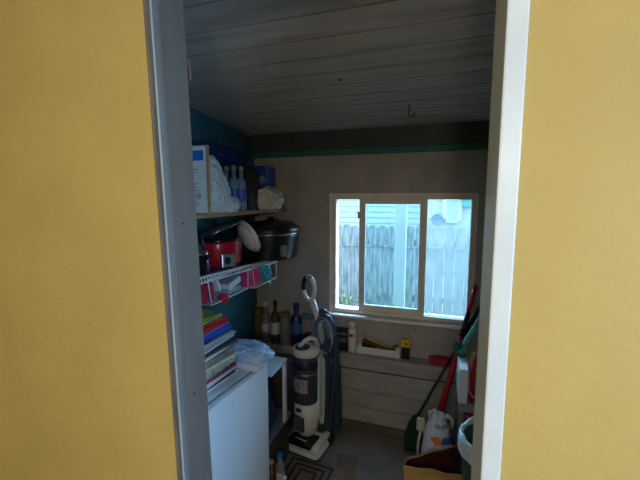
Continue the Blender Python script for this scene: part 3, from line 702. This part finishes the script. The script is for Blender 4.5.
# ------------------------------------------------------------------ floor mat
mt = thing('door_mat', (-.70, 1.83, 0), 'tan mat with black nested rectangle lines on the floor', 'mat', -.06)
MB().box(-.162, .20, -.15, .172, .0, .006, bev=.002).build('pile', mat('tan_mat', (.20, .155, .115), .95, var=.2, scale=60, bump=.4, bscale=200), mt, True)
b = MB()
for k in range(3):
    x0, x1, y1 = -.155 + k * .042, .125 - k * .042, .160 - k * .036
    w = .0065
    b.box(x0, x0 + 2 * w, -.14, y1, .006, .0085).box(x1 - 2 * w, x1, -.14, y1, .006, .0085).box(x0, x1, y1 - 2 * w, y1, .006, .0085)
b.build('line_pattern', M['black'], mt, True)
tag(MB().box(-.55, -.42, 1.62, 2.135, .0, .004, bev=.001, rot=RZ(.10)).build('floor_runner', mat('brown_runner', (.17, .12, .085), .95, var=.15, scale=30)), 'narrow plain brown runner beside the patterned mat', 'mat')

# ------------------------------------------------------------------ upright vacuum
vr = -.166
v = thing('upright_vacuum', (-.795, 2.145, 0), 'white upright vacuum with smoky purple canister and loop handle', 'vacuum', vr)
# base head: front edge at local y=-.09
b = MB(); hd = [(-.14, -.10), (-.125, -.125), (.125, -.125), (.14, -.10), (.14, .04), (.10, .10), (-.10, .10), (-.14, .04)]
b.prism(hd, .008, .04)
bmesh.ops.bevel(b.bm, geom=list(b.bm.edges), offset=.008, segments=2, affect='EDGES')
b.box(-.115, .115, -.09, .085, .035, .062, bev=.012).box(.085, .128, -.07, .09, .05, .085, bev=.014).box(-.125, -.07, .0, .09, .05, .075, bev=.012)
hdo = b.build('floor_head', M['white2'], v, True)
MB().box(-.112, .075, -.108, .035, .050, .068, bev=.007).build('nozzle_window', M['blackgloss'], hdo, True)
MB().box(-.142, .142, -.128, .10, .003, .013, bev=.003).build('bumper', M['smoke'], hdo, True)
for s in (-1, 1): MB().lathe([(.03, -.012), (.034, -.008), (.034, .008), (.03, .012)], s * .13, .09, .036, n=20, rot=Matrix.Rotation(PI / 2, 3, 'Y')).build('wheel', M['black'], hdo, True)
MB().tube([(-.07, -.055, .0715), (.02, -.06, .0715)], .0025, n=6).build('shine_strip', M['white2'], hdo, True)
CX_ = -.028
# lower body
b = MB()
b.lathe([(.050, .06), (.060, .085), (.080, .12), (.088, .20), (.086, .315)], CX_, .03, 0, n=32, sy=.9)
body = b.build('lower_body', M['white2'], v, True)
MB().box(-.085, -.005, -.058, -.01, .115, .225, bev=.012).build('filter_grille', M['smoke'], body, True)
b = MB()
for k in range(5): b.box(-.080, -.012, -.062, -.053, .125 + k * .021, .133 + k * .021, bev=.002)
b.build('grille_slats', M['greybox'], body, True)
MB().lathe([(.024, 0), (.024, .006)], -.045, -.046, .268, n=20, sy=.55, rot=Matrix.Rotation(PI / 2, 3, 'X')).build('emblem', mat('purple_emblem', (.07, .03, .22), .3), body, True)
# canister
cn = MB().lathe([(.084, .315), (.085, .33), (.086, .40), (.086, .62), (.084, .64)], CX_, .025, 0, n=36).build('canister', M['smoke'], v, True)
MB().lathe([(.0865, .555), (.088, .557), (.088, .60), (.0865, .602)], CX_, .025, 0, n=36).build('purple_band', M['purple'], cn, True)
MB().lathe([(.0865, .515), (.088, .517), (.088, .525), (.0865, .527)], CX_, .025, 0, n=36).build('pale_ring', M['steel'], cn, True)
b = MB()
n = 12; rr = .0885
def arc_panel(bm_, a0, a1, z0, z1, r, cy=.025, n=12):
    lo = [bm_.bm.verts.new((CX_ + r * math.sin(a0 + (a1 - a0) * i / n), cy - r * math.cos(a0 + (a1 - a0) * i / n), z0)) for i in range(n + 1)]
    hi = [bm_.bm.verts.new((q.co.x, q.co.y, z1)) for q in lo]
    for i in range(n): bm_.bm.faces.new((lo[i], lo[i + 1], hi[i + 1], hi[i])).smooth = True
arc_panel(b, -.75, .62, .40, .495, rr)
lab = b.build('sticker', mat('sticker_print', (.48, .50, .54), .5, col2=(.16, .16, .18), scale=45), cn, True)
b = MB(); arc_panel(b, .10, .55, .405, .45, rr + .001); b.build('pink_patch', mat('pinkish_ink', (.55, .28, .28), .5), lab, True)
MB().box(.054, .068, .03, .08, .20, .63, bev=.006).build('side_rail', M['white2'], v, True)
# top cap with carry handle
cp = MB().lathe([(.086, .640), (.093, .645), (.095, .668), (.088, .685), (.06, .695), (.01, .698)], CX_, .025, 0, n=36).build('top_cap', M['white2'], v, True)
MB().lathe([(.045, .690), (.05, .694), (.05, .699), (.045, .701)], -.035, -.01, 0, n=20).build('cap_recess', M['smoke'], cp, True)
MB().tube([(-.065, -.02, .685), (-.05, -.015, .705), (-.02, .0, .740), (.008, .02, .757), (.030, .05, .74), (.040, .075, .69)], [.010, .013, .016, .016, .014, .012]).build('carry_handle', M['white2'], cp, True)
# wand and loop handle
wd = MB().box(.022, .062, .115, .14, .10, .74, bev=.008).tube([(.036, .13, .72), (.010, .13, .84), (-.040, .13, .985)], [.022, .024, .022]).build('wand', M['white2'], v, True)
loop = []
for i in range(28):
    a = -PI / 2 + 2 * PI * i / 28
    loop.append((-.062 + .044 * math.cos(a) - .004 * math.sin(a), .13, 1.060 + .082 * math.sin(a)))
rs = [.0135 + .004 * max(0, math.sin(-PI / 2 + 2 * PI * i / 28)) for i in range(28)]
hl = MB().tube(loop, rs, n=10, closed=True).build('loop_handle', M['white2'], v, True)
i0, i1 = 11, 23
MB().tube([loop[i] for i in range(i0, i1)], [.0125] + [.0175] * (i1 - i0 - 2) + [.0125]).build('grip', M['black'], hl, True)
# hose bundle hung on the right side
def ribbed(path, r, step=.009):
    P = [Vector(p) for p in path]; out = []; rs = []
    # catmull-rom resample
    for i in range(len(P) - 1):
        p0, p1, p2, p3 = P[max(i - 1, 0)], P[i], P[i + 1], P[min(i + 2, len(P) - 1)]
        n = max(2, int((p2 - p1).length / (step / 2)))
        for k in range(n):
            t = k / n
            out.append(.5 * ((2 * p1) + (-p0 + p2) * t + (2 * p0 - 5 * p1 + 4 * p2 - p3) * t * t + (-p0 + 3 * p1 - 3 * p2 + p3) * t ** 3))
    return out, [r * (1 if k % 2 else .80) for k in range(len(out))]
for nm, path, r in (
  ('hose', [(-.03, .12, .862), (.03, .155, .90), (.08, .15, .885), (.13, .14, .82), (.155, .13, .72), (.14, .13, .63), (.095, .13, .60), (.05, .15, .66), (.035, .165, .76), (.06, .18, .85), (.10, .18, .84), (.15, .17, .76), (.175, .16, .66), (.175, .155, .52), (.155, .14, .35), (.13, .13, .12), (.11, .11, .07)], .025),
  ('hose', [(.065, .135, .86), (.10, .12, .80), (.115, .105, .74), (.105, .10, .69), (.125, .10, .60), (.135, .10, .45), (.125, .105, .25), (.11, .10, .09)], .017)):
    pts, rs = ribbed([(x - .30 * max(0, x - .02), yy, z) for x, yy, z in path], r)
    MB().tube(pts, rs, n=10).build(nm, M['hose'], v, True)
ring, rr_ = ribbed([(.062 + .066 * math.cos(a * PI / 8), .115 + .012 * math.sin(a * PI / 8), .775 + .105 * math.sin(a * PI / 8)) for a in range(17)], .023)
MB().tube(ring, rr_, n=10).build('hose', M['hose'], v, True)
MB().tube([(-.10, .10, .868), (-.02, .12, .862)], .021).build('hose_end', mat('blue_cuff', (.10, .17, .26), .4), v, True)
b = MB()
for k in range(8):
    q = [(.070 + .078 * math.cos(a * PI / 10) * (1 - .09 * k) + .003 * k, .075 + .004 * k, .765 + (.125 - .011 * k) * math.sin(a * PI / 10) - .010 * k) for a in range(20)]
    b.tube(q, .0027, n=6, closed=True)
b.build('power_cord', mat('blue_white_cord', (.30, .42, .60), .4), v, True)
tag(MB().blob((-.655, 2.345, .02), (.036, .045, .33), .10, 3, 21, sq=1.6, taper=.25).build('draped_cover', M['hosecloth']), 'blue-grey cloth cover hanging in folds behind the vacuum hose', 'cloth')

# ------------------------------------------------------------------ right corner
# red mop: handle leans to the window casing
p0, p1 = Vector((-.02, 2.20, .03)), Vector((.243, 2.492, 1.118))
t = thing('red_mop', p0, 'red mop with black grip leaning against the window trim', 'mop')
def lerp(k): return p0 + (p1 - p0) * k
MB().tube([lerp(.06), lerp(.45), lerp(.70)], [.021, .019, .016]).build('lower_pole', M['red'], t)
MB().tube([lerp(.70), lerp(.84)], .0165).build('grip', M['black'], t)
MB().tube([lerp(.84), lerp(.985)], .0135).build('upper_pole', M['red'], t)
MB().tube([lerp(.985), lerp(1)], .015).build('end_cap', M['redcloth'], t)
MB().blob((-.015, 2.20, .0), (.045, .045, .06), .3, 6, 3).build('mop_head', mat('off_white_strings', (.5, .46, .44), .9, var=.2, scale=40), t)
# dark green broom
g0, g1 = Vector((-.105, 2.33, .20)), Vector((.375, 2.53, 1.19))
t = thing('green_broom', (-.14, 2.31, 0), 'dark green broom leaning to the right under the window', 'broom')
MB().tube([g0, g0 + (g1 - g0) * .6], .0085).build('lower_pole', M['dgreen'], t)
MB().tube([g0 + (g1 - g0) * .6, g1], .013).build('upper_pole', M['black'], t)
b = MB()
pr2 = [((-.165, .01), (-.05, .01)), ((-.17, .10), (-.05, .10)), ((-.145, .18), (-.075, .18)), ((-.115, .24), (-.092, .24))]
rows = []
for (a0, z0), (a1, z1) in pr2:
    rows.append([b.bm.verts.new(q) for q in ((a0, 2.29, z0), (a1, 2.29, z1), (a1, 2.34, z1), (a0, 2.34, z0))])
b.bm.faces.new(rows[0][::-1]); b.bm.faces.new(rows[-1])
for A, B in zip(rows, rows[1:]):
    for i in range(4): b.bm.faces.new((A[i], A[(i + 1) % 4], B[(i + 1) % 4], B[i]))
b.build('bristle_head', M['dgreen'], t)
# white brush handle
t = thing('dish_brush', (-.06, 2.16, .0), 'off-white long-handled brush standing between broom and plastic bag', 'brush')
MB().tube([(-.075, 2.10, .08), (-.070, 2.105, .22), (-.058, 2.11, .30)], [.010, .009, .008]).build('handle', mat('off_white_handle', (.52, .50, .42), .5), t)
MB().box(-.09, -.045, 2.08, 2.13, .0, .08, bev=.008).build('brush_block', M['bead'], t)
MB().box(-.085, -.035, 2.095, 2.125, .29, .37, bev=.012).build('top_paddle', mat('off_white_paddle', (.52, .50, .44), .5), t)
# turquoise squeegee handle and green cloth
t = thing('turquoise_duster', (.26, 2.40, .60), 'light turquoise flat duster leaning at the right of the window', 'duster')
q0, q1 = Vector((.165, 2.28, .78)), Vector((.43, 2.51, 1.20))
dirv = (q1 - q0).normalized(); side = Vector((.62, 0, -.78)) * .012; nn = dirv.cross(side).normalized() * .005
b = MB()
v8 = [b.bm.verts.new(p + s1 + s2) for p in (q0, q1) for s1, s2 in ((-side, -nn), (side, -nn), (side, nn), (-side, nn))]
for f4 in ((0, 1, 2, 3), (7, 6, 5, 4), (0, 4, 5, 1), (1, 5, 6, 2), (2, 6, 7, 3), (3, 7, 4, 0)): b.bm.faces.new([v8[i] for i in f4])
b.build('blade', M['turqlight'], t)
# shelf stand by the right wall
t = thing('side_shelf', (.36, 2.07, 0), 'grey white shelf stand in the right corner', 'shelf')
MB().box(.132, .60, 1.92, 2.22, .563, .60, bev=.004).build('board', mat('grey_shelf_board', (.30, .30, .30), .6), t)
MB().box(.132, .60, 1.92, 2.22, .12, .15, bev=.004).build('board', mat('grey_lower_board', (.25, .25, .25), .6), t)
for x_, y_ in ((.134, 1.922), (.57, 1.922), (.134, 2.19), (.57, 2.19)):
    MB().box(x_, x_ + .026, y_, y_ + .026, 0, .565, bev=.003).build('post', mat('grey_post_paint', (.16, .17, .18), .6), t)
tag(MB().box(.130, .175, 1.93, 2.17, .601, .79, bev=.006).build('white_binder', M['whitecard']), 'white upright box on the grey shelf in the right corner', 'box')
t = thing('red_tote_bag', (.24, 1.98, .601), 'red bag with pink piping standing on the grey shelf', 'bag')
MB().blob((.250, 1.985, .601), (.062, .05, .165), .12, 4, 8, sq=1.8, taper=.15).build('body', mat('deep_red_fabric', (.34, .01, .02), .6, var=.4, scale=12), t)
MB().tube([(.176, 1.94, .84), (.178, 1.935, .75), (.180, 1.935, .68), (.195, 1.928, .655), (.23, 1.922, .65)], .006).build('piping', mat('dull_pink_piping', (.50, .14, .20), .6), t)
tag(MB().blob((.235, 2.10, .601), (.045, .05, .132), .25, 5, 31, sq=1.4).build('yellow_cloth', mat('lime_yellow_cloth', (.42, .42, .05), .8, var=.25, scale=20)), 'lime yellow cloth bundle standing behind the red bag', 'cloth')
tag(MB().blob((.150, 2.12, .792), (.026, .045, .020), .42, 4, 33, sq=1.3).blob((.132, 2.16, .792), (.026, .035, .034), .45, 5, 35).build('green_cloth', M['greenc']), 'crumpled green cloth on top of the white upright box', 'cloth')
tag(MB().box(.175, .26, 1.98, 2.12, .1505, .50, bev=.02).build('red_carton', M['redcloth']), 'dull red packet on the lower board of the grey shelf', 'packet')
# white and blue plastic bag
t = thing('grocery_bag', (.06, 2.03, 0), 'white and blue plastic grocery bag behind the paper bag', 'bag')
MB().blob((.038, 2.03, .0), (.090, .09, .275), .13, 4.5, 11, sq=1.5, taper=.32, sub=5).build('body', marks('grocery_film', (.56, .64, .82),
  [((.03, -.07, 0.345), (.036, .10, .022), (.03, .12, .50)), ((.055, -.06, 0.390), (.028, .10, .022), (.10, .25, .60)), ((-.032, -.07, 0.345), (.026, .10, .022), (.75, .18, .06)), ((.0, -.06, .42), (.055, .10, .012), (.25, .36, .58))], .4), t)
MB().tube([(.0, 2.02, .43), (-.012, 2.01, .475), (.015, 2.0, .505), (.03, 2.02, .45)], [.012, .010, .009, .012]).build('handle', M['bagwhite'], t)
MB().tube([(.07, 2.02, .44), (.085, 2.01, .475), (.11, 2.0, .46), (.11, 2.02, .40)], [.014, .011, .011, .013]).build('handle', M['bagwhite'], t)
# kraft paper bag with maroon content
pb = thing('paper_bag', (.03, 1.80, 0), 'open brown paper bag standing on the floor at the right', 'bag', .10)
b = MB()
def sheetwall(bm_, A, B_, C_, D_, th=.002, nx=10, nz=8, amp=.006, seed=0):
    A, B_, C_, D_ = map(Vector, (A, B_, C_, D_)); g = []
    nrm = (B_ - A).cross(D_ - A).normalized()
    for j in range(nz + 1):
        row = []
        for i in range(nx + 1):
            u, w = i / nx, j / nz
            p = A * (1 - u) * (1 - w) + B_ * u * (1 - w) + C_ * u * w + D_ * (1 - u) * w
            e = math.sin(u * PI)
            p += nrm * amp * noise.noise(Vector((u * 3, w * 3, seed))) * 2 * (e + .05)
            if j == nz: p.z += .012 * noise.noise(Vector((u * 4, seed, 1)))
            row.append((bm_.bm.verts.new(p), bm_.bm.verts.new(p - nrm * th)))
        g.append(row)
    for j in range(nz):
        for i in range(nx):
            bm_.bm.faces.new((g[j][i][0], g[j][i + 1][0], g[j + 1][i + 1][0], g[j + 1][i][0]))
            bm_.bm.faces.new((g[j][i][1], g[j + 1][i][1], g[j + 1][i + 1][1], g[j][i + 1][1]))
    for i in range(nx): bm_.bm.faces.new((g[nz][i][0], g[nz][i + 1][0], g[nz][i + 1][1], g[nz][i][1]))
H_ = .385
sheetwall(b, (-.13, -.08, 0), (.13, -.08, 0), (.135, -.105, H_ - .02), (-.165, -.095, H_ - .02), seed=1, amp=.012)
sheetwall(b, (.13, -.08, 0), (.13, .09, 0), (.145, .10, H_ + .01), (.135, -.105, H_ - .02), seed=2)
sheetwall(b, (.13, .09, 0), (-.13, .09, 0), (-.145, .08, H_ - .11), (.145, .10, H_ + .01), seed=3)
sheetwall(b, (-.13, .09, 0), (-.13, -.08, 0), (-.165, -.095, H_ - .02), (-.145, .08, H_ - .11), seed=4)
b.box(-.13, .13, -.08, .09, 0, .003)
b.build('bag_paper', M['kraft'], pb, True)
b = MB()
sheetwall(b, (-.12, -.070, .01), (.12, -.070, .01), (.127, -.092, H_ - .03), (-.150, -.082, H_ - .03), seed=1, amp=.010)
sheetwall(b, (.12, -.07, .01), (.12, .08, .01), (.134, .088, H_ + .005), (.126, -.092, H_ - .03), seed=2)
sheetwall(b, (.12, .08, .01), (-.12, .08, .01), (-.136, .068, H_ - .113), (.134, .088, H_ + .008), seed=3, amp=.005)
sheetwall(b, (-.12, .08, .01), (-.12, -.07, .01), (-.150, -.082, H_ - .03), (-.136, .068, H_ - .113), seed=4)
b.build('lining', M['maroon'], pb, True)
tag(MB().blob((.03, 1.80, .02), (.095, .055, .11), .13, 4, 17, sq=1.8).build('maroon_cloth', M['maroon']), 'dark maroon cloth at the bottom of the brown paper bag', 'cloth')
# green bin with white liner
BX_, BY_, BZ_ = .262, 1.555, .215
t = thing('waste_bin', (BX_, BY_, 0), 'green waste bin with a white liner beside the door jamb', 'bin')
MB().lathe([(.10, 0), (.108, .01), (.135, .44 + BZ_), (.138, .455 + BZ_), (.125, .455 + BZ_), (.10, .02)], BX_, BY_, 0, n=36).build('body', mat('dark_green_plastic', (.015, .09, .05), .45), t)
b = MB(); prev = None; nseg = 48
prof = [(.122, .30), (.128, .42), (.131, .468), (.144, .474), (.150, .45), (.150, .40)]
rings = []
for j, (r, z) in enumerate(prof):
    rings.append([b.bm.verts.new((BX_ + (r + .006 * noise.noise(Vector((k * .5, j, 3)))) * math.cos(2 * PI * k / nseg), BY_ + (r + .006 * noise.noise(Vector((k * .5, j, 5)))) * math.sin(2 * PI * k / nseg), z + BZ_ + .018 * noise.noise(Vector((k * .33, 7, j * .4))))) for k in range(nseg)])
for A, B in zip(rings, rings[1:]):
    for k in range(nseg): b.bm.faces.new((A[k], A[(k + 1) % nseg], B[(k + 1) % nseg], B[k])).smooth = True
b.build('liner', mat('white_liner_film', (.60, .70, .76), .4, var=.1, scale=14), t)

# ------------------------------------------------------------------ light
w = bpy.data.worlds.new('sky'); bpy.context.scene.world = w; w.use_nodes = True
nt = w.node_tree; bg = nt.nodes['Background']
bg.inputs[0].default_value = (.38, .66, 1.0, 1); bg.inputs[1].default_value = 14.0
def light(name, kind, loc, energy, color, size=None, rot=None, shape=None, sy=None):
    l = bpy.data.lights.new(name, kind); l.energy = energy; l.color = color
    if kind == 'SUN': l.angle = size
    elif kind == 'AREA':
        l.size = size
        if sy: l.shape = 'RECTANGLE'; l.size_y = sy
    else: l.shadow_soft_size = size
    o = bpy.data.objects.new(name, l); o.location = loc
    if rot: o.rotation_euler = rot
    COL.objects.link(o); return o
light('sun', 'SUN', (0, 0, 6), .6, (.90, .97, 1.0), .02, rot=(math.radians(42), 0, math.radians(-18)))
light('hall_lamp', 'POINT', (.10, -.60, 1.765), 19.0, (1.0, .80, .60), .06)
light('hall_ceiling_lamp', 'AREA', (-.4, -.9, 2.40), 6.0, (1.0, .90, .74), .5)
light('hall_cool_fill', 'AREA', (1.58, -.75, 1.45), 68.0, (.36, .64, 1.0), 1.0, rot=(0, math.radians(90), 0), sy=1.1)  # added cool fill for jamb, shelves and fridge; no window stands in this wall

# ------------------------------------------------------------------ camera
cam = bpy.data.cameras.new('camera'); co = bpy.data.objects.new('camera', cam); COL.objects.link(co)
cam.sensor_width = 36; cam.lens = 360 / 640 * 36; cam.clip_start = .05; cam.clip_end = 100
co.location = (0, 0, 1.68)
co.rotation_euler = (math.radians(90 - 6.654), 0, math.radians(18.319))
sc = bpy.context.scene; sc.camera = co
sc.view_settings.view_transform = 'Standard'; sc.view_settings.look = 'None'
sc.view_settings.exposure = .18; sc.view_settings.gamma = 1; sc.view_settings.use_curve_mapping = False
sc.cycles.use_denoising = True
sc.cycles.max_bounces = 10; sc.cycles.diffuse_bounces = 6; sc.cycles.transparent_max_bounces = 12
sc.cycles.caustics_reflective = False; sc.cycles.caustics_refractive = False
sc.cycles.sample_clamp_indirect = 4
